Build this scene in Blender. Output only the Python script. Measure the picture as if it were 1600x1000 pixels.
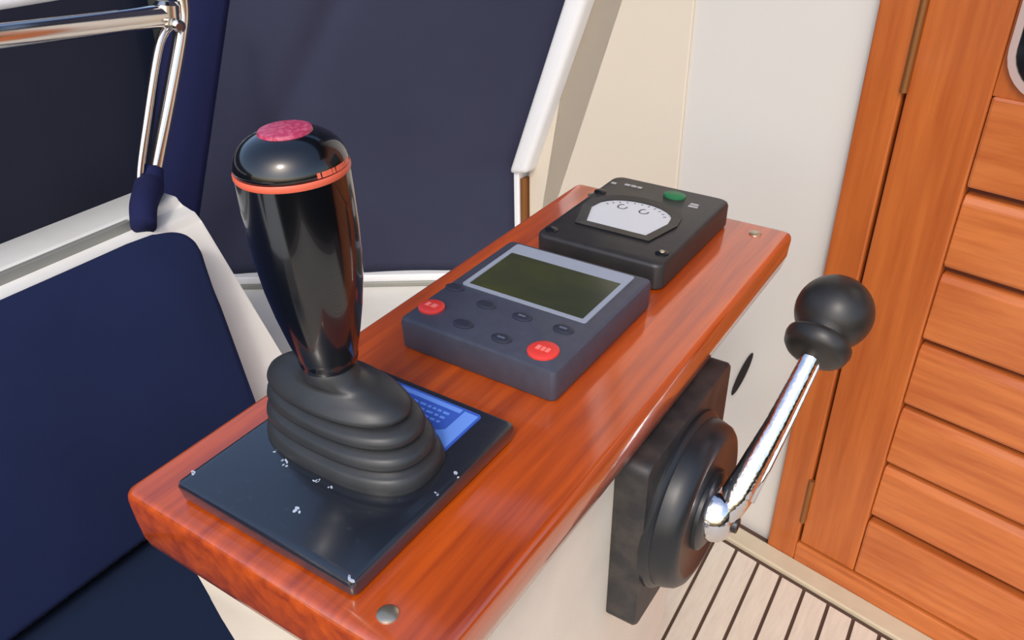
import bpy, bmesh, math, random
from mathutils import Vector, Matrix
random.seed(7)
for o in list(bpy.data.objects): bpy.data.objects.remove(o)
scene = bpy.context.scene
COL = scene.collection
V = Vector

# ------------------------------------------------------------------ camera
cam_data = bpy.data.cameras.new('camera')
cam_data.sensor_width = 36.0
cam_data.lens = 1298.283 / 1600 * 36.0
cam_data.clip_start = 0.01
cam = bpy.data.objects.new('camera', cam_data)
COL.objects.link(cam)
R_ = V((0.8362, 0.5482, -0.0154)); F_ = V((-0.4723, 0.7057, -0.5281)).normalized()
R_ = (R_ - F_ * R_.dot(F_)).normalized(); U_ = R_.cross(F_)
cam.matrix_world = Matrix(((R_.x, U_.x, -F_.x, 0.34726), (R_.y, U_.y, -F_.y, -0.15469),
                           (R_.z, U_.z, -F_.z, 0.29939), (0, 0, 0, 1)))
scene.camera = cam

# ------------------------------------------------------------------ light
world = bpy.data.worlds.new('sky_world'); scene.world = world
world.use_nodes = True
wn = world.node_tree.nodes; wl = world.node_tree.links
bg = wn['Background']
sky = wn.new('ShaderNodeTexSky'); sky.sky_type = 'NISHITA'; sky.sun_disc = False
sky.sun_elevation = math.radians(44); sky.sun_rotation = math.radians(160)
sky.air_density = 1.0; sky.dust_density = 2.5; sky.ozone_density = 1.0
wl.new(sky.outputs['Color'], bg.inputs['Color']); bg.inputs['Strength'].default_value = 0.26
sun_d = bpy.data.lights.new('sun', 'SUN'); sun_d.energy = 0.80; sun_d.angle = math.radians(9.0)
sun_d.color = (1.0, 0.98, 0.95)
sun = bpy.data.objects.new('sun', sun_d); COL.objects.link(sun)
SUN_FROM = V((0.24, -0.66, 0.71)).normalized()
sun.rotation_euler = SUN_FROM.to_track_quat('Z', 'Y').to_euler()
sun.location = (0.3, -2, 2)
vs = scene.view_settings
vs.view_transform = 'Standard'; vs.look = 'None'; vs.gamma = 1.0; vs.exposure = 0.0
vs.use_curve_mapping = False

# ------------------------------------------------------------------ materials
def hexlin(r, g, b):
    f = lambda c: (c / 255 / 12.92) if c / 255 <= 0.04045 else ((c / 255 + 0.055) / 1.055) ** 2.4
    return (f(r), f(g), f(b), 1)

def mat(name, col, rough=0.5, metal=0.0, coat=0.0, spec=0.5, noise=None, bump=None, col2=None, sheen=0.0, coat_rough=0.03):
    """noise = (scale xyz, detail, lo, hi) mixes col -> col2; bump = (scale xyz, strength, distance)"""
    m = bpy.data.materials.new(name); m.use_nodes = True
    nt = m.node_tree; n = nt.nodes; l = nt.links
    b = n['Principled BSDF']
    b.inputs['Base Color'].default_value = col
    b.inputs['Roughness'].default_value = rough
    b.inputs['Metallic'].default_value = metal
    b.inputs['Coat Weight'].default_value = coat
    b.inputs['Coat Roughness'].default_value = coat_rough
    b.inputs['Specular IOR Level'].default_value = spec
    b.inputs['Sheen Weight'].default_value = sheen
    tc = n.new('ShaderNodeTexCoord')
    def nz(scale, detail=4.0):
        mp = n.new('ShaderNodeMapping'); mp.inputs['Scale'].default_value = scale
        l.new(tc.outputs['Object'], mp.inputs['Vector'])
        t = n.new('ShaderNodeTexNoise'); t.inputs['Scale'].default_value = 1.0
        t.inputs['Detail'].default_value = detail; t.inputs['Roughness'].default_value = 0.6
        l.new(mp.outputs['Vector'], t.inputs['Vector'])
        return t
    if noise:
        t = nz(noise[0], noise[1])
        r = n.new('ShaderNodeValToRGB')
        r.color_ramp.elements[0].position = noise[2]; r.color_ramp.elements[1].position = noise[3]
        r.color_ramp.elements[0].color = col; r.color_ramp.elements[1].color = col2
        l.new(t.outputs['Fac'], r.inputs['Fac']); l.new(r.outputs['Color'], b.inputs['Base Color'])
    if bump:
        t = nz(bump[0], 3.0)
        bp = n.new('ShaderNodeBump'); bp.inputs['Strength'].default_value = bump[1]
        bp.inputs['Distance'].default_value = bump[2]
        l.new(t.outputs['Fac'], bp.inputs['Height']); l.new(bp.outputs['Normal'], b.inputs['Normal'])
    return m

M = {}
M['board'] = mat('varnished_mahogany', hexlin(214, 90, 10), 0.35, coat=1.0, noise=((95, 5, 95), 5, 0.30, 0.70), col2=hexlin(146, 50, 8), coat_rough=0.10)
M['board'].node_tree.nodes['Principled BSDF'].inputs['Coat IOR'].default_value = 1.75
M['door_v'] = mat('varnished_teak_upright', hexlin(190, 104, 44), 0.35, coat=0.35, noise=((70, 70, 4), 5, 0.3, 0.7), col2=hexlin(160, 76, 28), coat_rough=0.12)
M['door_h'] = mat('varnished_teak_level', hexlin(200, 116, 58), 0.35, coat=0.35, noise=((5, 30, 90), 5, 0.3, 0.72), col2=hexlin(168, 84, 36), coat_rough=0.12)
M['door_dark'] = mat('teak_joint', hexlin(96, 42, 18), 0.6)
M['cream'] = mat('cream_gelcoat', hexlin(210, 206, 198), 0.45, noise=((3, 3, 3), 2, 0.3, 0.7), col2=hexlin(205, 201, 194))
M['pedestal'] = mat('cream_gelcoat_pedestal', hexlin(226, 214, 196), 0.5, noise=((25, 25, 25), 4, 0.3, 0.7), col2=hexlin(218, 206, 188))
M['white'] = mat('white_gelcoat', hexlin(238, 236, 228), 0.35, noise=((9, 9, 9), 3, 0.35, 0.7), col2=hexlin(228, 225, 215))
M['white_trim'] = mat('white_plastic_trim', hexlin(238, 238, 238), 0.4)
M['track'] = mat('grey_aluminium_track', hexlin(150, 150, 142), 0.45, metal=0.3)
M['navy'] = mat('navy_fabric', hexlin(30, 40, 76), 0.95, spec=0.2, sheen=0.0, noise=((7, 7, 7), 3, 0.3, 0.75), col2=hexlin(26, 35, 66), bump=((900, 900, 900), 0.25, 0.0006))
M['navy2'] = mat('navy_fabric_seat', hexlin(24, 36, 60), 0.95, spec=0.2, bump=((900, 900, 900), 0.25, 0.0006))
M['canvas'] = mat('slate_blue_canvas', hexlin(56, 58, 78), 0.95, spec=0.2, noise=((4, 4, 5), 3, 0.3, 0.75), col2=hexlin(49, 51, 70), bump=((700, 700, 700), 0.2, 0.0006))
M['canvas_navy'] = mat('navy_canvas', hexlin(30, 34, 72), 0.95, spec=0.2, bump=((700, 700, 700), 0.2, 0.0006))
M['canvas_dark'] = mat('charcoal_navy_canvas', hexlin(44, 46, 60), 0.95, spec=0.2, noise=((5, 5, 5), 3, 0.3, 0.75), col2=hexlin(40, 41, 56), bump=((700, 700, 700), 0.2, 0.0006))
M['steel'] = mat('polished_stainless', hexlin(222, 214, 206), 0.14, metal=1.0)
M['chrome'] = mat('chrome', hexlin(225, 225, 228), 0.1, metal=1.0, bump=((60, 60, 60), 0.25, 0.004))
M['black_gloss'] = mat('gloss_black_plastic', hexlin(10, 12, 16), 0.17, coat=0.6, spec=0.6)
M['plate'] = mat('satin_black_acrylic', hexlin(26, 30, 38), 0.26, coat=1.0, spec=1.0, noise=((240, 240, 240), 5, 0.62, 0.86), col2=hexlin(62, 70, 84), coat_rough=0.15)
M['rubber'] = mat('grey_black_rubber', hexlin(42, 44, 46), 0.40, spec=0.5, noise=((60, 60, 60), 4, 0.35, 0.8), col2=hexlin(52, 53, 54))
M['knob'] = mat('worn_black_knob', hexlin(36, 34, 32), 0.38, spec=0.5, noise=((40, 40, 40), 3, 0.4, 0.8), col2=hexlin(46, 44, 42))
M['ctl_black'] = mat('satin_black_control', hexlin(30, 32, 36), 0.35, spec=0.5)
M['ctl_plate'] = mat('worn_black_control_plate', hexlin(38, 38, 40), 0.5, noise=((60, 60, 60), 4, 0.4, 0.75), col2=hexlin(66, 60, 56))
M['disp'] = mat('slate_plastic', hexlin(66, 68, 80), 0.45, spec=0.4, noise=((160, 160, 160), 4, 0.35, 0.8), col2=hexlin(74, 76, 88))
M['disp_side'] = mat('slate_plastic_rim', hexlin(56, 58, 68), 0.45)
M['bezel'] = mat('silver_bezel', hexlin(150, 156, 168), 0.5)
M['lcd'] = mat('olive_lcd', hexlin(56, 60, 42), 0.18, spec=0.5, noise=((14, 30, 14), 3, 0.35, 0.7), col2=hexlin(70, 72, 38))
M['red'] = mat('red_button', hexlin(226, 62, 54), 0.45)
M['red_mark'] = mat('pale_button_print', hexlin(250, 130, 118), 0.5)
M['key'] = mat('dark_key', hexlin(46, 48, 61), 0.5)
M['key_mark'] = mat('grey_key_print', hexlin(96, 104, 120), 0.5)
M['meter'] = mat('black_meter_case', hexlin(42, 40, 40), 0.4, spec=0.45, noise=((90, 90, 90), 4, 0.4, 0.8), col2=hexlin(52, 49, 47))
M['meter_bezel'] = mat('black_meter_bezel', hexlin(22, 23, 26), 0.25)
M['dial'] = mat('white_dial', hexlin(204, 205, 206), 0.35)
M['dial_mark'] = mat('dark_dial_print', hexlin(70, 72, 80), 0.5)
M['green'] = mat('green_button', hexlin(40, 108, 66), 0.4)
M['print'] = mat('pale_case_print', hexlin(170, 168, 166), 0.5)
M['coral'] = mat('coral_ring', hexlin(226, 104, 76), 0.35)
M['emblem'] = mat('magenta_emblem', hexlin(176, 50, 84), 0.4, noise=((420, 420, 420), 2, 0.45, 0.6), col2=hexlin(196, 88, 112))
M['label'] = mat('blue_label', hexlin(60, 96, 190), 0.35)
M['label_light'] = mat('light_blue_label_print', hexlin(112, 156, 238), 0.35)
M['label_dark'] = mat('dark_blue_label_print', hexlin(24, 52, 150), 0.35)
M['fleck'] = mat('salt_fleck', hexlin(190, 198, 212), 0.6)
M['screw'] = mat('worn_steel_screw', hexlin(205, 190, 165), 0.3, metal=0.9)
M['brass'] = mat('aged_brass', hexlin(150, 100, 56), 0.4, metal=0.6)
M['plank'] = mat('grey_beige_decking', hexlin(222, 211, 192), 0.7, noise=((160, 20, 60), 5, 0.3, 0.75), col2=hexlin(206, 194, 174), bump=((300, 60, 300), 0.2, 0.001))
M['margin'] = mat('buff_margin_board', hexlin(206, 192, 164), 0.6, noise=((20, 20, 20), 3, 0.3, 0.7), col2=hexlin(194, 180, 152))
M['caulk'] = mat('dark_caulk', hexlin(84, 62, 50), 0.8)
M['glass'] = mat('dark_glass', hexlin(18, 20, 24), 0.08, spec=0.6)
M['porthole'] = mat('pale_porthole_rim', hexlin(214, 190, 182), 0.3, metal=0.5)
M['dark_hole'] = mat('dark_vent', hexlin(30, 26, 24), 0.6)

# ------------------------------------------------------------------ builders
def finish(name, bm, m, parent=None, smooth=False, kind=None):
    bmesh.ops.recalc_face_normals(bm, faces=bm.faces)
    me = bpy.data.meshes.new(name); bm.to_mesh(me); bm.free()
    o = bpy.data.objects.new(name, me); COL.objects.link(o)
    me.materials.append(M[m] if isinstance(m, str) else m)
    if smooth:
        for p in me.polygons: p.use_smooth = True
        if smooth != 'all':
            me.set_sharp_from_angle(angle=math.radians(smooth if smooth > 1 else 40))
    if parent is not None:
        o.parent = parent
        o.matrix_parent_inverse = inv_world(parent)
    if kind: o['kind'] = kind
    return o

def inv_world(p):
    m = Matrix.Identity(4); q = p
    w = Matrix.Translation(q.location)
    return w.inverted()

def thing(name, label, cat, loc=(0, 0, 0), group=None):
    o = bpy.data.objects.new(name, None); COL.objects.link(o)
    o.location = loc; o.empty_display_size = 0.03
    o['label'] = label; o['category'] = cat
    if group: o['group'] = group
    return o

def tag(o, label, cat, group=None):
    o['label'] = label; o['category'] = cat
    if group: o['group'] = group
    return o

def struct(o, label, cat):
    o['kind'] = 'structure'; o['label'] = label; o['category'] = cat
    return o

def hexa(bm, pts):
    """8 points: bottom loop of 4, then top loop of 4"""
    v = [bm.verts.new(p) for p in pts]
    for f in ((3, 2, 1, 0), (4, 5, 6, 7), (0, 1, 5, 4), (1, 2, 6, 5), (2, 3, 7, 6), (3, 0, 4, 7)):
        bm.faces.new([v[i] for i in f])
    return v

def bevel(bm, w, seg=2, edges=None):
    bmesh.ops.bevel(bm, geom=edges if edges is not None else list(bm.edges), offset=w, segments=seg, profile=0.5, affect='EDGES', clamp_overlap=True)

def box(bm, x0, x1, y0, y1, z0, z1):
    return hexa(bm, [(x0, y0, z0), (x1, y0, z0), (x1, y1, z0), (x0, y1, z0), (x0, y0, z1), (x1, y0, z1), (x1, y1, z1), (x0, y1, z1)])

def prism(bm, loop_a, loop_b):
    a = [bm.verts.new(p) for p in loop_a]; b = [bm.verts.new(p) for p in loop_b]
    n = len(a)
    bm.faces.new(a[::-1]); bm.faces.new(b)
    for i in range(n): bm.faces.new((a[i], a[(i + 1) % n], b[(i + 1) % n], b[i]))

def flat(bm, pts2, z0, z1):
    prism(bm, [(x, y, z0) for x, y in pts2], [(x, y, z1) for x, y in pts2])

def rrect(x0, x1, y0, y1, r, k=5):
    out = []
    for cx, cy, a0 in ((x1 - r, y1 - r, 0), (x0 + r, y1 - r, 90), (x0 + r, y0 + r, 180), (x1 - r, y0 + r, 270)):
        for i in range(k + 1):
            a = math.radians(a0 + 90 * i / k); out.append((cx + r * math.cos(a), cy + r * math.sin(a)))
    return out

def ell(cx, cy, rx, ry, k=28, rot=0.0):
    c, s = math.cos(rot), math.sin(rot)
    return [(cx + rx * math.cos(a) * c - ry * math.sin(a) * s, cy + rx * math.cos(a) * s + ry * math.sin(a) * c)
            for a in (2 * math.pi * i / k for i in range(k))]

def loft(bm, rings, cap0=True, cap1=True):
    vr = [[bm.verts.new(p) for p in r] for r in rings]
    n = len(vr[0])
    for a, b in zip(vr, vr[1:]):
        for i in range(n): bm.faces.new((a[i], a[(i + 1) % n], b[(i + 1) % n], b[i]))
    if cap0: bm.faces.new(vr[0][::-1])
    if cap1: bm.faces.new(vr[-1])

def frame_axes(d):
    d = d.normalized()
    a = V((0, 0, 1)) if abs(d.z) < 0.9 else V((1, 0, 0))
    x = d.cross(a).normalized(); y = x.cross(d).normalized()
    return x, y

def lathe(bm, base, axis, prof, k=40):
    """prof: list of (distance along axis, radius)"""
    base = V(base); axis = V(axis).normalized(); x, y = frame_axes(axis)
    rings = []
    for h, r in prof:
        r = max(r, 1e-5)
        rings.append([base + axis * h + x * (r * math.cos(2 * math.pi * i / k)) + y * (r * math.sin(2 * math.pi * i / k)) for i in range(k)])
    loft(bm, rings)

def tube(bm, pts, rad, k=16):
    pts = [V(p) for p in pts]; n = len(pts)
    rads = rad if isinstance(rad, (list, tuple)) else [rad] * n
    t0 = (pts[1] - pts[0]).normalized(); x, _ = frame_axes(t0)
    rings = []
    for i, p in enumerate(pts):
        t = (pts[min(i + 1, n - 1)] - pts[max(i - 1, 0)]).normalized()
        x = (x - t * x.dot(t)).normalized(); y = t.cross(x)
        rings.append([p + x * (rads[i] * math.cos(2 * math.pi * j / k)) + y * (rads[i] * math.sin(2 * math.pi * j / k)) for j in range(k)])
    loft(bm, rings)

def smooth_path(ctrl, sub=8):
    c = [V(p) for p in ctrl]; c = [2 * c[0] - c[1]] + c + [2 * c[-1] - c[-2]]
    out = []
    for i in range(1, len(c) - 2):
        for j in range(sub):
            t = j / sub
            out.append(0.5 * ((2 * c[i]) + (c[i + 1] - c[i - 1]) * t + (2 * c[i - 1] - 5 * c[i] + 4 * c[i + 1] - c[i + 2]) * t * t + (3 * c[i] - c[i - 1] - 3 * c[i + 1] + c[i + 2]) * t ** 3))
    out.append(c[-2]); return out

# bulkhead frame: s along the wall (towards the door), off towards the cockpit, z up
FLOOR_Z = -0.55
BO = V((0.1903, 0.6843, 0)); BT = V((0.9816, -0.1908, 0)); BN = V((-0.1908, -0.9816, 0))
def bp(s, off, z): return BO + BT * s + BN * off + V((0, 0, z))
def bbox(bm, s0, s1, o0, o1, z0, z1):
    return hexa(bm, [bp(s0, o1, z0), bp(s1, o1, z0), bp(s1, o0, z0), bp(s0, o0, z0), bp(s0, o1, z1), bp(s1, o1, z1), bp(s1, o0, z1), bp(s0, o0, z1)])
def bprism(bm, pts, o0, o1):
    prism(bm, [bp(s, o1, z) for s, z in pts], [bp(s, o0, z) for s, z in pts])

# ================================================================== SETTING
# floor: dark bedding with separate planks laid fore and aft
bm = bmesh.new(); box(bm, -0.06, 1.5, -1.2, 0.76, FLOOR_Z - 0.05, FLOOR_Z - 0.0035)
floor = struct(finish('floor', bm, 'caulk'), 'cockpit sole of narrow beige planks with dark caulking between them', 'floor')
pitch = 0.0315; gap = 0.0042; ang = math.radians(-2.3)
du = V((math.sin(ang), math.cos(ang), 0)); dx = V((math.cos(ang), -math.sin(ang), 0))
margin = 0.036
p0 = V((0.1935, 0.60, 0))
for i in range(-8, 36):
    a = p0 + dx * (i * pitch + gap / 2); b = p0 + dx * ((i + 1) * pitch - gap / 2)
    def hit(q):   # where the plank meets the margin board in front of the bulkhead
        t = (BN.dot(bp(0, margin, 0)) - BN.dot(q)) / BN.dot(du)
        return q + du * t
    fa, fb = hit(a), hit(b)
    na, nb = a - du * 1.7, b - du * 1.7
    bm = bmesh.new()
    zz = FLOOR_Z
    hexa(bm, [V((q.x, q.y, zz - 0.012)) for q in (na, nb, fb, fa)] + [V((q.x, q.y, zz)) for q in (na, nb, fb, fa)])
    bevel(bm, 0.0006, 1)
    finish('plank', bm, 'plank', floor)
bm = bmesh.new(); bbox(bm, -0.6, 1.2, 0.0, margin - 0.008, FLOOR_Z - 0.01, FLOOR_Z + 0.003); bevel(bm, 0.002)
finish('margin_board', bm, 'margin', floor)

# bulkhead, cream, with slanted outboard edge
WOFF = -0.012
def sl(z):            # outboard edge of the wall
    return -0.447 + max(0, (z + 0.146)) * 0.40
bm = bmesh.new()
pts = [(-0.452, -0.56), (0.02, -0.56), (0.02, 1.0), (sl(1.0), 1.0), (sl(-0.146), -0.146)]
bprism(bm, pts, WOFF - 0.05, WOFF)
wall = struct(finish('wall_front', bm, 'cream'), 'cream painted cabin bulkhead behind the console and beside the door', 'wall')
# slightly proud cream skin on the outboard half: the faint upright seam
bm = bmesh.new()
bprism(bm, [(sl(-0.30) + 0.004, -0.32), (-0.20, -0.32), (-0.20, 1.0), (sl(1.0) + 0.004, 1.0), (sl(-0.146) + 0.004, -0.146)], WOFF, WOFF + 0.004)
bevel(bm, 0.002, 2)
finish('panel', bm, mat('warm_cream_panel', hexlin(215, 203, 184), 0.5), wall)
# small dark vent slot
bm = bmesh.new()
bprism(bm, [(-0.079 + x, -0.315 + z) for x, z in ell(0, 0, 0.038, 0.0042, 24, math.radians(76))], WOFF - 0.001, WOFF + 0.002)
vent = finish('vent_slot', bm, 'dark_hole', wall)

# white trim on the slanted edge
bm = bmesh.new()
z0, z1 = -0.146, 1.0
w = 0.036
A = [bp(-0.467, 0.012, z0), bp(-0.467 + w, 0.012, z0 + 0.01), bp(-0.467 + w, -0.03, z0 + 0.01), bp(-0.467, -0.03, z0)]
d = 0.40 * (z1 - z0)
B = [bp(-0.467 + d, 0.012, z1), bp(-0.467 + w + d, 0.012, z1), bp(-0.467 + w + d, -0.03, z1), bp(-0.467 + d, -0.03, z1)]
hexa(bm, A + B); bevel(bm, 0.008, 3)
trim = struct(finish('trim_1', bm, 'white_trim', smooth=40), 'white slanted edging between the navy canvas and the cream bulkhead', 'trim')
bm = bmesh.new(); bbox(bm, -0.462, -0.452, -0.03, 0.004, -0.35, -0.14); bevel(bm, 0.002)
finish('lower_bead', bm, 'white_trim', trim)
bm = bmesh.new(); bbox(bm, -0.451, -0.445, -0.012, 0.002, -0.33, -0.15); bevel(bm, 0.001)
finish('joint_bead', bm, 'brass', trim)

# door frame, door leaf
DW = 0.62
bm = bmesh.new(); bbox(bm, 0.0, 0.038, -0.03, 0.0, FLOOR_Z, 1.0); bevel(bm, 0.002)
dframe = struct(finish('trim_2', bm, 'door_v'), 'varnished teak door frame standing on the cockpit sole', 'door frame')
bm = bmesh.new(); bbox(bm, DW, DW + 0.05, -0.03, 0.0, FLOOR_Z, 1.0); bevel(bm, 0.002)
finish('jamb', bm, 'door_v', dframe)
bm = bmesh.new(); bbox(bm, 0.038, DW, -0.03, 0.0, FLOOR_Z, -0.519); bevel(bm, 0.002)
finish('sill', bm, 'door_h', dframe)
bm = bmesh.new(); bbox(bm, 0.02, DW + 0.03, -0.045, -0.03, FLOOR_Z, 1.0)
finish('rebate', bm, 'door_dark', dframe)

bm = bmesh.new(); bbox(bm, 0.041, DW - 0.003, -0.028, -0.016, -0.516, 0.99)
door = struct(finish('door_1', bm, 'door_dark'), 'varnished teak door with grooved level boards and a dark window', 'door')
S0, S1 = 0.041, 0.112
OF = -0.002
bm = bmesh.new(); bbox(bm, S0, S1, -0.018, OF, -0.516, 0.99); bevel(bm, 0.002); finish('stile', bm, 'door_v', door)
bm = bmesh.new(); bbox(bm, DW - 0.075, DW - 0.003, -0.018, OF, -0.516, 0.99); bevel(bm, 0.002); finish('stile', bm, 'door_v', door)
bm = bmesh.new(); bbox(bm, S1 + 0.0005, DW - 0.0755, -0.018, OF, -0.516, -0.43); bevel(bm, 0.003); finish('bottom_rail', bm, 'door_h', door)
zs = [-0.424, -0.342, -0.259, -0.176, -0.0925, -0.009]
for za, zb in zip(zs, zs[1:]):
    # each board: thick lower lip, sloping back to a thin top edge like a louvre
    bm = bmesh.new()
    s0, s1 = S1 + 0.0005, DW - 0.0755
    prof = [(-0.018, za + 0.003), (-0.006, za + 0.003), (OF - 0.001, za + 0.007), (OF - 0.003, zb - 0.014), (-0.0085, zb - 0.006), (-0.018, zb - 0.004)]
    prism(bm, [bp(s0, o, z) for o, z in prof], [bp(s1, o, z) for o, z in prof])
    bevel(bm, 0.0012, 1)
    finish('board', bm, 'door_h', door)
# upper panel with window opening built from four rails
WX0, WX1, WZ0, WZ1 = 0.1215, DW - 0.09, 0.0865, 0.42
bm = bmesh.new(); bbox(bm, S1 + 0.0005, DW - 0.0755, -0.018, OF, -0.006, WZ0 - 0.008); bevel(bm, 0.003); finish('window_rail', bm, 'door_h', door)
bm = bmesh.new(); bbox(bm, S1 + 0.0005, DW - 0.0755, -0.018, OF - 0.002, WZ0 - 0.008, 0.99); finish('top_panel', bm, 'door_v', door)
outer = rrect(WX0 - 0.006, WX1 + 0.006, WZ0 - 0.006, WZ1 + 0.006, 0.040, 8); inner = rrect(WX0, WX1, WZ0, WZ1, 0.034, 8)
bm = bmesh.new()
n = len(outer)
rings = [[bp(s, OF - 0.002, z) for s, z in outer], [bp(s, OF + 0.003, z) for s, z in outer],
         [bp(s, OF + 0.003, z) for s, z in inner], [bp(s, OF - 0.002, z) for s, z in inner]]
vr = [[bm.verts.new(p) for p in r] for r in rings]
for a, b in zip(vr, vr[1:] + vr[:1]):
    for i in range(n): bm.faces.new((a[i], a[(i + 1) % n], b[(i + 1) % n], b[i]))
wf = finish('window_frame', bm, 'porthole', door, smooth=40)
bm = bmesh.new(); bprism(bm, inner, OF - 0.002, OF + 0.001); finish('pane', bm, 'glass', door)
# hinges
for zc, hh, mm in ((0.118, 0.05, 'brass'), (-0.445, 0.035, 'brass')):
    bm = bmesh.new(); lathe(bm, bp(0.0395, 0.001, zc - hh), (0, 0, 1), [(0, 0.002), (0, 0.0034), (2 * hh, 0.0034), (2 * hh, 0.002)], 14)
    finish('hinge', bm, mm, door, smooth=40)

# side deck, coaming, seat base
bm = bmesh.new()
deck = [(-1.1, -0.6), (-1.1, 1.0), (-0.30, 0.86), (-0.27, 0.78), (-0.05, 0.735), (-0.05, 0.372), (-0.5, 0.372), (-0.5, -0.6)]
flat(bm, deck, FLOOR_Z, -0.322)
struct(finish('side_deck', bm, 'white'), 'white fibreglass side deck at the foot of the navy canvas', 'deck')
# coaming profile in XZ, extruded along Y
z1c, X1c, X2c, z2c, X3c = -0.090, -0.432, -0.462, -0.078, -0.522
def lean(h, off=0.0):   # point on the backrest plane, h = height z, off = depth behind it
    t = (h + 0.3) / 0.228
    return (-0.262 - 0.138 * t - off * 0.8555)
prof = [(-0.70, -0.55), (-0.298, -0.55), (-0.298, -0.30), (X1c, z1c - 0.012), (X1c - 0.004, z1c), (X2c, z1c), (X2c, z2c - 0.004), (X2c - 0.004, z2c), (X3c, z2c), (X3c - 0.01, -0.20), (-0.70, -0.20)]
bm = bmesh.new()
prism(bm, [(x, -0.9, z) for x, z in prof], [(x, 0.372, z) for x, z in prof])
bevel(bm, 0.003, 2)
coam = struct(finish('cockpit_coaming', bm, 'white', smooth=40), 'white stepped fibreglass coaming behind the navy seat cushions', 'coaming')

bm = bmesh.new(); box(bm, X2c - 0.001, X2c + 0.006, -0.85, 0.303, z1c - 0.001, z2c - 0.001); bevel(bm, 0.001)  # grey strip along the step face, sets the white bands apart
finish('step_strip', bm, 'track', coam)
bm = bmesh.new(); box(bm, -0.30, 0.0, -0.9, 0.372, FLOOR_Z, -0.38)
lock = struct(finish('seat_locker', bm, 'white'), 'white fibreglass seat locker below the navy seat cushion', 'locker')
bm = bmesh.new(); box(bm, -0.297, 0.25, -1.9, -0.72, FLOOR_Z, -0.32); bevel(bm, 0.01, 2)  # unseen white block, added aft so the glossy grip reflects something bright
finish('aft_reflector_block', bm, 'white', lock)

# pedestal of the console
bm = bmesh.new()
pp = [(0.18, -0.041), (0.18, FLOOR_Z), (0.09, FLOOR_Z), (0.09, -0.24), (0.085, -0.19), (0.070, -0.150), (0.048, -0.120), (0.030, -0.098), (0.023, -0.080), (0.021, -0.06), (0.021, -0.041)]
prism(bm, [(x, 0.012, z) for x, z in pp], [(x, 0.340, z) for x, z in pp])
bevel(bm, 0.006, 3)
ped = struct(finish('console_pedestal', bm, 'pedestal', smooth=40), 'cream console pedestal carrying the varnished wooden shelf', 'pedestal')

# ================================================================== THINGS
# canvas curtains --------------------------------------------------
PC = V((-0.273, 0.774, -0.314)); DC = V((-0.83, -0.56, 0)).normalized(); NC = V((0.56, -0.83, 0)).normalized()
def canvas(name, label, m, fn, nu, nv, thick=0.004, parent=None):
    bm = bmesh.new(); vs_ = [[bm.verts.new(fn(i / nu, j / nv)) for j in range(nv + 1)] for i in range(nu + 1)]
    for i in range(nu):
        for j in range(nv): bm.faces.new((vs_[i][j], vs_[i + 1][j], vs_[i + 1][j + 1], vs_[i][j + 1]))
    bmesh.ops.recalc_face_normals(bm, faces=bm.faces)
    r = bmesh.ops.solidify(bm, geom=bm.faces[:], thickness=thick)
    o = finish(name, bm, m, parent, smooth='all')
    return o
ZT = 0.70
def main_canvas(u, v):
    z = -0.302 + v * (ZT + 0.302)
    right = bp(sl(z) - 0.022 if z > -0.146 else -0.469, -0.018, z)
    ledge = 0.49 - 0.345 * min(0.42, max(0, z + 0.305)) - 0.15 * max(0, z - 0.115)
    left = PC + DC * ledge; left.z = z
    p = right.lerp(left, u)
    wv = 0.006 * math.sin(6 * u + 5 * v) * math.sin(math.pi * u) + 0.004 * math.sin(14 * (u - 0.6 * v))
    dd = 0.010 * math.exp(-((u * 0.9 + v * 0.6 - 0.85) / 0.05) ** 2)
    return p + NC * ((wv - dd) * min(1, u * 6) * min(1, (1 - u) * 6) + 0.003)
c1 = canvas('canvas_curtain', '', 'canvas', main_canvas, 60, 60)
tag(c1, 'slate blue canvas side curtain hanging next to the white slanted trim', 'curtain')
def fold_canvas(u, v):
    z = -0.302 + v * (ZT + 0.302)
    ledge = 0.49 - 0.345 * min(0.42, max(0, z + 0.305)) - 0.15 * max(0, z - 0.115)
    a = PC + DC * ledge; a.z = z
    p = a + NC * (0.016 * math.sin(math.pi * u)) + DC * (0.075 * u)
    return p + NC * 0.004
c1b = canvas('folded_hem', '', 'canvas_navy', fold_canvas, 10, 20, parent=c1)
def side_canvas(u, v):
    z = -0.21 + v * (0.34 + 0.21)
    y = 0.55 - u * 1.6
    x = -0.735 + 0.05 * v
    return V((x + 0.006 * math.sin(9 * u + 3 * v) + 0.003 * math.sin(23 * u), y, z))
c2 = canvas('canvas_curtain', '', 'canvas_dark', side_canvas, 50, 16)
tag(c2, 'charcoal navy canvas side curtain behind the stainless rail and white coaming', 'curtain')

def hood(u, v):   # unseen spray hood roof added to darken reflections, from the curtain top across to beyond the door
    y_f = 0.70 - 0.10 * v
    x = -0.50 + 1.25 * v
    y = (0.62 + 0.10 * min(1, v * 3)) * (1 - u) + (0.40 + 0.06 * math.sin(math.pi * v)) * u
    z = 0.68 + 0.16 * math.sin(math.pi * min(1, 0.15 + 0.8 * v)) - 0.03 * u
    return V((x, y, z))
canvas('unseen_hood_roof', '', 'canvas', hood, 16, 24, parent=c1)

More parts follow.
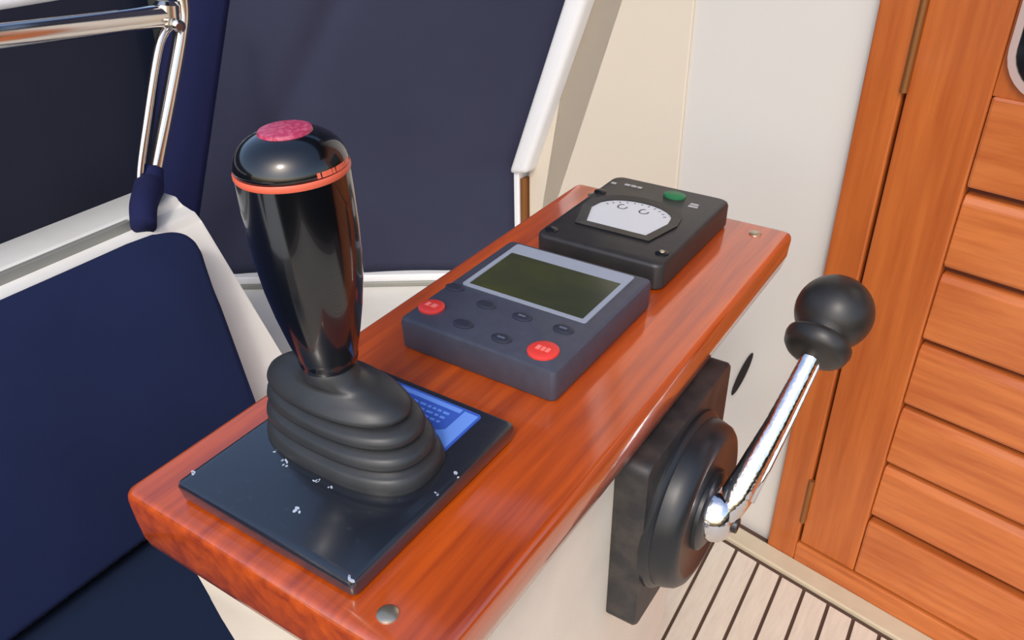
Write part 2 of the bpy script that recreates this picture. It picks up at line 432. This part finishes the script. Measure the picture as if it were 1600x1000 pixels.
# white canvas track on the deck
bm = bmesh.new()
def track(o0, o1, za, zb, mname, nm, parent=None):
    bm = bmesh.new()
    a = PC + DC * -0.0; b = PC + DC * 0.47
    hexa(bm, [V((*(q + NC * o).xy, z)) for z in (za, zb) for q, o in ((a, o0), (b, o0), (b, o1), (a, o1))])
    bevel(bm, 0.002)
    return finish(nm, bm, mname, parent)
tr = track(-0.012, 0.012, -0.322, -0.303, 'white_trim', 'canvas_track')
tag(tr, 'white canvas fixing track running along the foot of the slate blue curtain', 'track')
track(0.012, 0.016, -0.3218, -0.313, 'track', 'track_groove', tr)

# cushions -----------------------------------------------------------
def lp(y, h, off): # backrest coordinates
    t = (h + 0.3) / 0.228
    return V((-0.262 - 0.138 * t - off * 0.8555, y, h - off * 0.5178))
bm = bmesh.new()
n0, n1 = -0.2965, -0.074
# front outline (y, h): forward edge leans, top forward corner rounded
out = [(-0.7, n0), (0.282, n0), (0.289, n0 + 0.03), (0.315, -0.160), (0.331, -0.108), (0.331, -0.096), (0.325, -0.086), (0.312, -0.079), (0.29, -0.0755), (0.26, n1), (-0.7, n1)]
prism(bm, [lp(y, h, 0.030) for y, h in out], [lp(y, h, 0.0) for y, h in out])
bevel(bm, 0.009, 4)
cb = finish('backrest_cushion', bm, 'navy', smooth=50)
tag(cb, 'navy fabric backrest cushion leaning against the white coaming', 'cushion')
bm = bmesh.new(); box(bm, -0.290, 0.0, -0.7, 0.36, -0.38, -0.3125); bevel(bm, 0.014, 4)
cs = finish('seat_cushion', bm, 'navy2', smooth=50)
tag(cs, 'dark navy seat cushion lying level below the backrest cushion', 'cushion')

# stainless rail -------------------------------------------------------
rail = thing('guard_rail', 'polished stainless steel guard rail with bent stanchion on the coaming', 'rail', (-0.5, 0.36, -0.078))
bm = bmesh.new(); tube(bm, [(-0.5, -0.45, 0.178), (-0.5, 0.25, 0.121), (-0.5, 0.445, 0.105)], 0.0118); finish('top_rail', bm, 'steel', rail, smooth=40)
bm = bmesh.new(); tube(bm, [(-0.52, -0.45, 0.180), (-0.52, 0.27, 0.145), (-0.53, 0.40, 0.141)], 0.006); finish('upper_rail', bm, 'white_trim', rail, smooth=40)
bm = bmesh.new(); tube(bm, smooth_path([(-0.5, 0.462, 0.160), (-0.5, 0.459, 0.115), (-0.5, 0.449, 0.085), (-0.5, 0.418, 0.025), (-0.5, 0.380, -0.045), (-0.5, 0.368, -0.068)]), 0.0082); finish('stanchion', bm, 'steel', rail, smooth=40)
bm = bmesh.new(); tube(bm, smooth_path([(-0.497, 0.440, 0.098), (-0.496, 0.425, 0.090), (-0.496, 0.410, 0.070), (-0.496, 0.378, 0.005), (-0.496, 0.353, -0.05), (-0.494, 0.351, -0.068)]), 0.0048); finish('brace', bm, 'steel', rail, smooth=40)
bm = bmesh.new(); lathe(bm, (-0.5, 0.434, 0.093), (0, 0.18, 1), [(0, 0.010), (0.004, 0.0135), (0.024, 0.0135), (0.028, 0.010)], 24); finish('clamp', bm, 'steel', rail, smooth=40)
bm = bmesh.new(); lathe(bm, (-0.484, 0.436, 0.097), (1, -0.5, 0), [(0, 0.007), (0.006, 0.007), (0.009, 0.004)], 16); finish('clamp_bolt', bm, 'steel', rail, smooth=40)
bm = bmesh.new()
tube(bm, smooth_path([(-0.500, 0.372, -0.050), (-0.494, 0.360, -0.066), (-0.478, 0.345, -0.066), (-0.455, 0.322, -0.070), (-0.436, 0.305, -0.082)], 6), [0.0125 + 0.0005 * i if i < 8 else 0.0165 - 0.0002 * (i - 8) for i in range(25)], 16)
finish('canvas_boot', bm, 'canvas_navy', rail, smooth='all')

# wooden shelf ----------------------------------------------------------
shelf = thing('console_shelf', 'varnished reddish wooden shelf with rounded edges on the cream pedestal', 'shelf', (0.1, 0.24, -0.040))
bm = bmesh.new()
o_ = rrect(-0.0015, 0.2, -0.0015, 0.48, 0.0055, 5)
def inset(pts, d): return [(min(max(x, 0 + 0), 0.2) if False else 0.1 + (x - 0.1) * (0.1 - d) / 0.1, 0.24 + (y - 0.24) * (0.24 - d) / 0.24) for x, y in pts]
rings = []
for z, dd, dr in ((-0.040, 0.0040, 0.0118), (-0.0385, 0.0024, 0.0080), (-0.033, 0.0012, 0.0045), (-0.020, 0.0004, 0.0010), (-0.006, 0.0, 0.0),
                  (-0.0030, 0.0004, 0.0004), (-0.0012, 0.0013, 0.0013), (-0.0003, 0.0026, 0.0026), (0.0, 0.0042, 0.0042)):
    rings.append([(x, y, z) for x, y in rrect(-0.0015 + dd, 0.2 - dr, -0.0015 + dd, 0.48 - dd, 0.0055, 5)])
loft(bm, rings)
finish('board', bm, 'board', shelf, smooth=50)
for x, y in ((0.1668, 0.0135), (0.1744, 0.4605), (0.0257, 0.4605), (0.0225, 0.008 + 0.0055)):
    bm = bmesh.new(); lathe(bm, (x, y, -0.0005), (0, 0, 1), [(0, 0.0052), (0.0012, 0.0050), (0.0020, 0.0036), (0.0021, 0.0)], 20)
    if y < 0.1 and x < 0.1: bm.free(); continue
    s_ = finish('screw', bm, 'screw', shelf, smooth=40)
bm = bmesh.new(); lathe(bm, (0.2 - 0.004, 0.176, -0.0045), (0.75, 0, 0.65), [(0, 0.0045), (0.001, 0.004), (0.0012, 0)], 18); finish('plug', bm, 'board', shelf, smooth=40)

# gear lever ------------------------------------------------------------
gear = thing('gear_lever', 'black pistol style gear lever with rubber boot on a black base plate', 'lever', (0.09, 0.076, 0.0))
bm = bmesh.new()
loft(bm, [[(x, y, z) for x, y in rrect(0.0305 + d, 0.1505 - d, 0.0105 + d, 0.1415 - d, 0.003, 3)] for z, d in ((0.0005, 0.003), (0.002, 0.001), (0.0095, 0.0), (0.0115, 0.0008), (0.0122, 0.0024))])
plate = finish('base_plate', bm, 'plate', gear, smooth=40)
# blue label
bm = bmesh.new(); flat(bm, [(0.060, 0.1015), (0.132, 0.1015), (0.132, 0.1345), (0.130, 0.1362), (0.060, 0.1362)], 0.0121, 0.0126)
lab = finish('label', bm, 'label', gear)
bm = bmesh.new()
flat(bm, [(0.062, 0.1312), (0.120, 0.1312), (0.120, 0.1345), (0.062, 0.1345)], 0.0126, 0.0128)
flat(bm, [(0.1165, 0.103), (0.1305, 0.103), (0.1305, 0.134), (0.1215, 0.134), (0.1215, 0.116), (0.1165, 0.112)], 0.0126, 0.0128)
rr = random.Random(4)
for r in range(6):
    x = 0.064
    while x < 0.113:
        wd = rr.uniform(0.0018, 0.0046)
        y = 0.106 + r * 0.0041
        if not (x > 0.100 and r < 3): flat(bm, [(x, y), (x + wd, y), (x + wd, y + 0.0017), (x, y + 0.0017)], 0.0126, 0.0128)
        x += wd + 0.0014
finish('label_print', bm, 'label_light', lab)
bm = bmesh.new(); flat(bm, [(0.101, 0.106), (0.115, 0.104), (0.116, 0.112), (0.112, 0.1165), (0.104, 0.115)], 0.0126, 0.0128)
finish('label_motif', bm, 'label_dark', lab)
# rubber bellows
def sup(cx, cy, rx, ry, z, k=56, e=2.7):
    out = []
    for i in range(k):
        a = 2 * math.pi * i / k; c, s = math.cos(a), math.sin(a)
        out.append((cx + rx * math.copysign(abs(c) ** (2 / e), c), cy + ry * math.copysign(abs(s) ** (2 / e), s), z))
    return out
def lerp_(a, b, t): return a + (b - a) * t
# left, right, front, back at each height
bell = []
levels = [(0.0120, 0.0220, 0.0350, 0.1392, 0.0525, 0.1110), (0.0236, 0.0324, 0.0352, 0.1365, 0.0545, 0.1085),
          (0.0338, 0.0420, 0.0355, 0.1320, 0.0568, 0.1065), (0.0434, 0.0505, 0.0360, 0.1255, 0.0590, 0.1040)]
for i, (za, zb, l_, r_, f_, b_) in enumerate(levels):
    g = 0.0050
    bell.append((za, l_ + (g if i else 0), r_ - (g if i else 0), f_ + (g if i else 0), b_ - (g if i else 0)))
    bell.append((za + 0.0012, l_ + 0.0005, r_ - 0.0005, f_ + 0.0005, b_ - 0.0005))
    bell.append((za + 0.0028, l_, r_, f_, b_))
    bell.append((zb - 0.0028, l_ + 0.0004, r_ - 0.0010, f_ + 0.0006, b_ - 0.0006))
    bell.append((zb - 0.0010, l_ + 0.0014, r_ - 0.0026, f_ + 0.0018, b_ - 0.0018))
    if i < 3: bell.append((zb, l_ + 0.0050, r_ - 0.0080, f_ + 0.0062, b_ - 0.0060))
bell += [(0.0520, 0.0410, 0.1195, 0.0625, 0.1000), (0.0545, 0.0500, 0.1090, 0.0650, 0.0950), (0.0565, 0.0590, 0.1050, 0.0660, 0.0920), (0.0585, 0.0670, 0.1000, 0.0640, 0.0905),
         (0.0605, 0.0695, 0.0975, 0.0635, 0.0905), (0.0650, 0.0700, 0.0968, 0.0635, 0.0900), (0.0668, 0.0712, 0.0955, 0.0648, 0.0890)]
bm = bmesh.new()
rings = []
for z, l_, r_, f_, b_ in bell:
    t = min(1, max(0, (z - 0.012) / 0.045))
    rings.append(sup((l_ + r_) / 2, (f_ + b_) / 2, (r_ - l_) / 2, (b_ - f_) / 2, z, e=2.8 - 0.8 * t))
loft(bm, rings)
boot = finish('boot', bm, 'rubber', gear, smooth='all')
# salt flecks round the boot foot
bm = bmesh.new()
for x, y, s in ((0.057, 0.0545, 0.0021), (0.066, 0.0515, 0.0017), (0.0700, 0.0500, 0.0024), (0.0900, 0.0500, 0.0022), (0.1000, 0.0497, 0.0013), (0.1475, 0.0740, 0.0018), (0.1480, 0.0905, 0.0018), (0.098, 0.030, 0.0019), (0.0325, 0.0200, 0.0022), (0.1480, 0.0130, 0.0020)):
    for q in range(3):
        a = rr.uniform(0, 6.3); ex = rr.uniform(0.3, 0.8) * s
        cx_, cy_ = x + rr.uniform(-1, 1) * s, y + rr.uniform(-0.6, 0.6) * s
        pl = [(px_, py_) for px_, py_ in ell(cx_, cy_, ex, ex * rr.uniform(0.3, 0.7), 6, a)]
        flat(bm, pl, 0.0119, 0.0124)
fl = finish('salt_flecks', bm, 'fleck', gear); fl['kind'] = 'stuff'
# grip
GB = V((0.0832, 0.0768, 0.066)); GA = V((-0.024, -0.014, 1)).normalized()
prof = [(0, 0.0128), (0.0005, 0.0140), (0.004, 0.0148), (0.0055, 0.0146), (0.0065, 0.0150), (0.018, 0.0178), (0.032, 0.0208), (0.046, 0.0230), (0.060, 0.0243), (0.075, 0.0249), (0.090, 0.0250), (0.1005, 0.0248)]
bm = bmesh.new(); lathe(bm, GB, GA, prof, 56); grip = finish('grip', bm, 'black_gloss', gear, smooth=50)
bm = bmesh.new(); lathe(bm, GB, GA, [(0.1000, 0.0235), (0.1000, 0.0249), (0.1008, 0.0252), (0.1022, 0.0252), (0.1030, 0.0248), (0.1030, 0.0235)], 56); finish('ring', bm, 'coral', grip, smooth=40)
dome = [(0.1030, 0.0247)]
for i in range(1, 13):
    a = math.pi / 2 * i / 12
    dome.append((0.1030 + 0.0158 * math.sin(a), 0.0247 * math.cos(a) ** 0.75))
bm = bmesh.new(); lathe(bm, GB, GA, dome, 56); cap = finish('cap', bm, 'black_gloss', grip, smooth='all')
bm = bmesh.new(); lathe(bm, GB + GA * 0.0, GA, [(0.1150, 0.0121), (0.1176, 0.0117), (0.1190, 0.0112), (0.1196, 0.008), (0.1198, 0)], 40); finish('emblem', bm, 'emblem', grip, smooth=30)
# small coral lettering marks round the cap above the ring
bm = bmesh.new()
gx, gy = frame_axes(GA)
for i in range(9):
    a = math.atan2(-0.30, 0.95) + 0.02 + i * 0.105
    nrm = (V((math.cos(a), math.sin(a), 0))).normalized(); tg = V((-nrm.y, nrm.x, 0))
    h = 0.1052
    r_ = 0.0247 * math.cos(math.asin((h - 0.103) / 0.0158)) ** 0.75
    c = GB + GA * h + nrm * (r_ + 0.0000)
    wd = 0.0008 + 0.0003 * (i % 3)
    up = GA * 0.0011
    hexa(bm, [c - tg * wd - up - nrm * .0006, c + tg * wd - up - nrm * .0006, c + tg * wd - up + nrm * .0004, c - tg * wd - up + nrm * .0004,
              c - tg * wd + up - nrm * .0006, c + tg * wd + up - nrm * .0006, c + tg * wd + up - nrm * .0001, c - tg * wd + up - nrm * .0001])
finish('cap_print', bm, 'coral', cap)

# control display ---------------------------------------------------------
disp = thing('control_display', 'slate grey instrument with olive screen and two red buttons', 'instrument', (0.094, 0.245, 0.0))
X0, X1, Y0, Y1, HZ = 0.0365, 0.1525, 0.1795, 0.3105, 0.0225
bm = bmesh.new()
loft(bm, [[(x, y, z) for x, y in rrect(X0 + d, X1 - d, Y0 + d, Y1 - d, 0.004, 4)] for z, d in ((0.0003, 0.0015), (0.002, 0.0005), (0.019, 0.0), (0.0215, 0.0007), (HZ, 0.0022))])
hs = finish('housing', bm, 'disp', disp, smooth=40)
# silver frame: outer quad (wider on its far side) around the screen
fo = rrect(0.0455, 0.1412, 0.2355, 0.3055, 0.002, 3); fi = rrect(0.0492, 0.1374, 0.2388, 0.2925, 0.001, 3)
bm = bmesh.new()
vr = [[bm.verts.new((x, y, z)) for x, y in P] for P, z in ((fo, HZ), (fo, HZ + 0.0008), (fi, HZ + 0.0008), (fi, HZ))]
for a, b in zip(vr, vr[1:]):
    for i in range(len(a)): bm.faces.new((a[i], a[(i + 1) % len(a)], b[(i + 1) % len(a)], b[i]))
finish('screen_frame', bm, 'bezel', disp)
bm = bmesh.new(); flat(bm, fi, HZ - 0.0004, HZ + 0.0003); finish('screen', bm, 'lcd', disp)
def button(cx, cy, rx, ry, mname, nm, marks, h=0.002):
    bm = bmesh.new()
    loft(bm, [[(x, y, HZ + z) for x, y in ell(cx, cy, rx * k, ry * k, 32)] for z, k in ((-0.0005, 1), (h * 0.6, 1), (h, 0.86), (h * 1.05, 0.5))])
    b = finish(nm, bm, mname, disp, smooth=50)
    bm = bmesh.new()
    for x0, x1, y0, y1 in marks: flat(bm, [(cx + x0, cy + y0), (cx + x1, cy + y0), (cx + x1, cy + y1), (cx + x0, cy + y1)], HZ + h * 0.9, HZ + h * 1.05 + 0.0003)
    if marks: finish('button_print', bm, 'red_mark' if mname == 'red' else 'key_mark', b)
    else: bm.free()
    return b
button(0.0470, 0.2005, 0.0088, 0.0086, 'red', 'red_button', [(-0.004, -0.001, -0.002, 0.002), (0.0005, 0.0042, -0.002, 0.002)])
button(0.1348, 0.1955, 0.0098, 0.0098, 'red', 'red_button', [(-0.0045, -0.0018, -0.0022, 0.0018), (-0.0008, 0.0014, -0.0022, 0.0018), (0.0022, 0.0046, -0.0022, 0.0018)])
for x, y in ((0.0755, 0.2215), (0.1035, 0.2212), (0.0765, 0.1945), (0.1062, 0.1935), (0.0445, 0.2290), (0.1330, 0.2225)):
    button(x, y, 0.0070, 0.0046, 'key', 'key', [(-0.0028, 0.0024, -0.0006, 0.0008)] if x > 0.1 else [], 0.0012)

# meter --------------------------------------------------------------------
met = thing('dial_gauge', 'black square gauge with white arched dial and green button', 'gauge', (0.097, 0.4, 0.0))
MX0, MX1, MY0, MY1, MZ = 0.0445, 0.1495, 0.331, 0.4665, 0.0215
bm = bmesh.new()
loft(bm, [[(x, y, z) for x, y in rrect(MX0 + d, MX1 - d, MY0 + d, MY1 - d, 0.008, 5)] for z, d in ((0.0003, 0.0015), (0.002, 0.0), (0.0185, 0.0), (0.0205, 0.0007), (MZ, 0.0022))])
finish('case', bm, 'meter', met, smooth=40)
def dial_shape(k):
    cx, cy = 0.092, 0.395
    pts = [(-0.0235, -0.0265), (0.0270, -0.0265), (0.0330, 0.000), (0.0320, 0.006)]
    for i in range(1, 12):
        a = math.pi * i / 12
        pts.append((0.0320 * math.cos(a), 0.006 + 0.021 * math.sin(a)))
    pts += [(-0.0320, 0.006), (-0.0330, 0.000)]
    return [(cx + x * k[0], cy + y * k[1]) for x, y in pts]
do, di = dial_shape((1.24, 1.30)), dial_shape((1, 1))
bm = bmesh.new()
vr = [[bm.verts.new((x, y, z)) for x, y in P] for P, z in ((do, MZ - 0.001), (do, MZ + 0.0016), (di, MZ + 0.0012), (di, MZ - 0.001))]
for a, b in zip(vr, vr[1:]):
    for i in range(len(a)): bm.faces.new((a[i], a[(i + 1) % len(a)], b[(i + 1) % len(a)], b[i]))
finish('bezel', bm, 'meter_bezel', met)
bm = bmesh.new(); flat(bm, di, MZ - 0.001, MZ + 0.0003); dl = finish('dial_face', bm, 'dial', met)
bm = bmesh.new()
for cx in (0.080, 0.099):
    a0 = rrect(cx - 0.0042, cx + 0.0042, 0.4035, 0.4125, 0.0036, 4)
    for i in range(len(a0)):
        a = a0[i]; b = a0[(i + 1) % len(a0)]
        if (i // 5) in (0,): continue
        mx, my = cx, 0.408
        ia = (mx + (a[0] - mx) * 0.72, my + (a[1] - my) * 0.8); ib = (mx + (b[0] - mx) * 0.72, my + (b[1] - my) * 0.8)
        flat(bm, [a, b, ib, ia], MZ + 0.0003, MZ + 0.0005)
for i in range(11):
    a = math.radians(25 + 13 * i); c_, s_ = math.cos(a), math.sin(a)
    p = V((0.092 + 0.029 * c_, 0.398 + 0.022 * s_)); q = V((0.092 + 0.0265 * c_, 0.398 + 0.0200 * s_)); w_ = V((-s_, c_)) * 0.0004
    flat(bm, [tuple((p - w_)), tuple((p + w_)), tuple((q + w_)), tuple((q - w_))], MZ + 0.0003, MZ + 0.0005)
finish('dial_print', bm, 'dial_mark', dl)
bm = bmesh.new()
loft(bm, [[(x, y, MZ + z) for x, y in ell(0.1070, 0.4490, 0.0095 * k, 0.0070 * k, 28)] for z, k in ((-0.0005, 1), (0.0016, 1), (0.0026, 0.8))])
finish('green_button', bm, 'green', met, smooth=40)
bm = bmesh.new()
for x0, x1, y in ((0.049, 0.0535, 0.447), (0.0605, 0.0655, 0.4495), (0.0665, 0.0715, 0.4495), (0.0725, 0.0765, 0.4495)):
    flat(bm, [(x0, y), (x1, y), (x1, y + 0.0030), (x0, y + 0.0030)], MZ - 0.0002, MZ + 0.0003)
for x0, x1, y in ((0.1240, 0.1320, 0.4360), (0.1240, 0.1310, 0.4405)):
    flat(bm, [(x0, y), (x1, y), (x1, y + 0.0030), (x0, y + 0.0030)], MZ - 0.0002, MZ + 0.0003)
pr = finish('case_print', bm, 'print', met); pr['kind'] = 'stuff'
for x, y in ((0.1410, 0.3500), (0.0530, 0.3415), (0.0500, 0.4260)):
    bm = bmesh.new(); lathe(bm, (x, y, MZ - 0.0005), (0, 0, 1), [(0, 0.0052), (0.0012, 0.0050), (0.0020, 0.0036), (0.0021, 0)], 18); s_ = finish('screw', bm, 'meter_bezel', met, smooth=40)
    bm = bmesh.new(); lathe(bm, (x, y, MZ + 0.0010), (0, 0, 1), [(0, 0.0022), (0.0010, 0.0018), (0.0011, 0)], 12)
    if x > 0.1: finish('screw_core', bm, 'screw', s_, smooth=40)
    else: bm.free()

# throttle control -----------------------------------------------------------
thr = thing('throttle_control', 'side mounted throttle with black round housing, chrome lever and ball knob', 'lever', (0.19, 0.279, -0.2))
bm = bmesh.new()
pts = rrect(0.209, 0.352, -0.2, -0.050, 0.008, 4)
loft(bm, [[(x, 0.2805 + (y - 0.2805) * k, -0.121 + (z + 0.121) * k) for y, z in pts] for x, k in ((0.1805, 1), (0.2005, 1), (0.2025, 0.985))])
finish('mounting_plate', bm, 'ctl_plate', thr, smooth=40)
HY, HZc = 0.2735, -0.124
bm = bmesh.new()
lathe(bm, (0.2015, HY, HZc), (1, 0, 0), [(0, 0.0665), (0.0035, 0.0665), (0.0055, 0.0650), (0.0065, 0.0628), (0.0120, 0.0622), (0.0185, 0.0600), (0.0215, 0.0570), (0.0230, 0.0530), (0.0230, 0.050), (0.0220, 0.048), (0.0220, 0.0)], 64)
finish('round_housing', bm, 'ctl_black', thr, smooth=35)
bm = bmesh.new(); lathe(bm, (0.2230, HY, HZc), (1, 0, 0), [(0, 0.030), (0.003, 0.0295), (0.0045, 0.027), (0.0045, 0)], 48); finish('hub_collar', bm, 'ctl_black', thr, smooth=35)
bm = bmesh.new(); lathe(bm, (0.2265, HY, HZc), (1, 0, 0), [(0, 0.0205), (0.006, 0.0205), (0.011, 0.0190), (0.0150, 0.0150), (0.0168, 0.009), (0.0170, 0)], 40); finish('chrome_hub', bm, 'chrome', thr, smooth=35)
bm = bmesh.new(); lathe(bm, (0.2432, HY - 0.0005, HZc - 0.004), (1, 0, 0), [(0, 0.006), (0.003, 0.0055), (0.003, 0.003), (0.001, 0.003), (0.001, 0)], 20); finish('hub_bolt', bm, 'ctl_black', thr, smooth=35)
# lever arm: oval section, tapering, from hub to knob
P0 = V((0.2360, HY, HZc)); P1 = V((0.2585, 0.365, -0.014)); AX = (P1 - P0).normalized()
sx = AX.cross(V((1, 0, 0))).normalized(); sy = AX.cross(sx).normalized()
bm = bmesh.new(); rings = []
L_ = (P1 - P0).length
for t, wa, wb in ((-0.04, 0.010, 0.006), (0.0, 0.0155, 0.0090), (0.12, 0.0165, 0.0105), (0.25, 0.0150, 0.0095), (0.5, 0.0115, 0.0080), (0.8, 0.0092, 0.0068), (1.0, 0.0085, 0.0062)):
    c = P0 + AX * (t * L_)
    c = c + V((0.003 * math.sin(max(0, min(1, t)) * math.pi) * 0.6, 0, 0))
    rr_ = []
    for i in range(28):
        a = 2 * math.pi * i / 28; cc, ss = math.cos(a), math.sin(a)
        rr_.append(c + sx * (wa * math.copysign(abs(cc) ** 0.75, cc)) + sy * (wb * math.copysign(abs(ss) ** 0.75, ss)))
    rings.append(rr_)
loft(bm, rings); arm = finish('lever_arm', bm, 'chrome', thr, smooth=50)
bm = bmesh.new()
ridge = [P0 + AX * (t * L_) + V((0.0018 * math.sin(t * math.pi), 0, 0)) + (-sy if sy.x < 0 else sy) * q for t, q in ((0.12, 0.0098), (0.3, 0.0086), (0.55, 0.0074), (0.8, 0.0063), (0.97, 0.0056))]
tube(bm, ridge, [0.0028, 0.0026, 0.0022, 0.0020, 0.0018], 10); finish('rib', bm, 'chrome', arm, smooth='all')
# knob
KC = V((0.2600, 0.3795, -0.0055))
KA = (KC - P1).normalized(); KA = (KA + V((0, 0.2, 0.1))).normalized()
bm = bmesh.new(); R0 = 0.0266
prof = [(-0.0290, 0.0150), (-0.0255, 0.0155)]
for i in range(4, 24):
    a = -math.pi / 2 + math.pi * (i + 2) / 26
    prof.append((R0 * math.sin(a), R0 * math.cos(a)))
prof.append((R0, 0.0))
lathe(bm, KC, KA, sorted(prof, key=lambda q: q[0]), 48); kb = finish('ball_knob', bm, 'knob', thr, smooth='all')
bm = bmesh.new(); lathe(bm, KC, KA, [(-0.0385, 0.008), (-0.0383, 0.0140), (-0.0370, 0.0185), (-0.0335, 0.0216), (-0.0280, 0.0230), (-0.0252, 0.0227), (-0.0240, 0.0213), (-0.0252, 0.0188), (-0.0252, 0.012)], 40); cl = finish('lift_collar', bm, 'knob', kb, smooth=50)
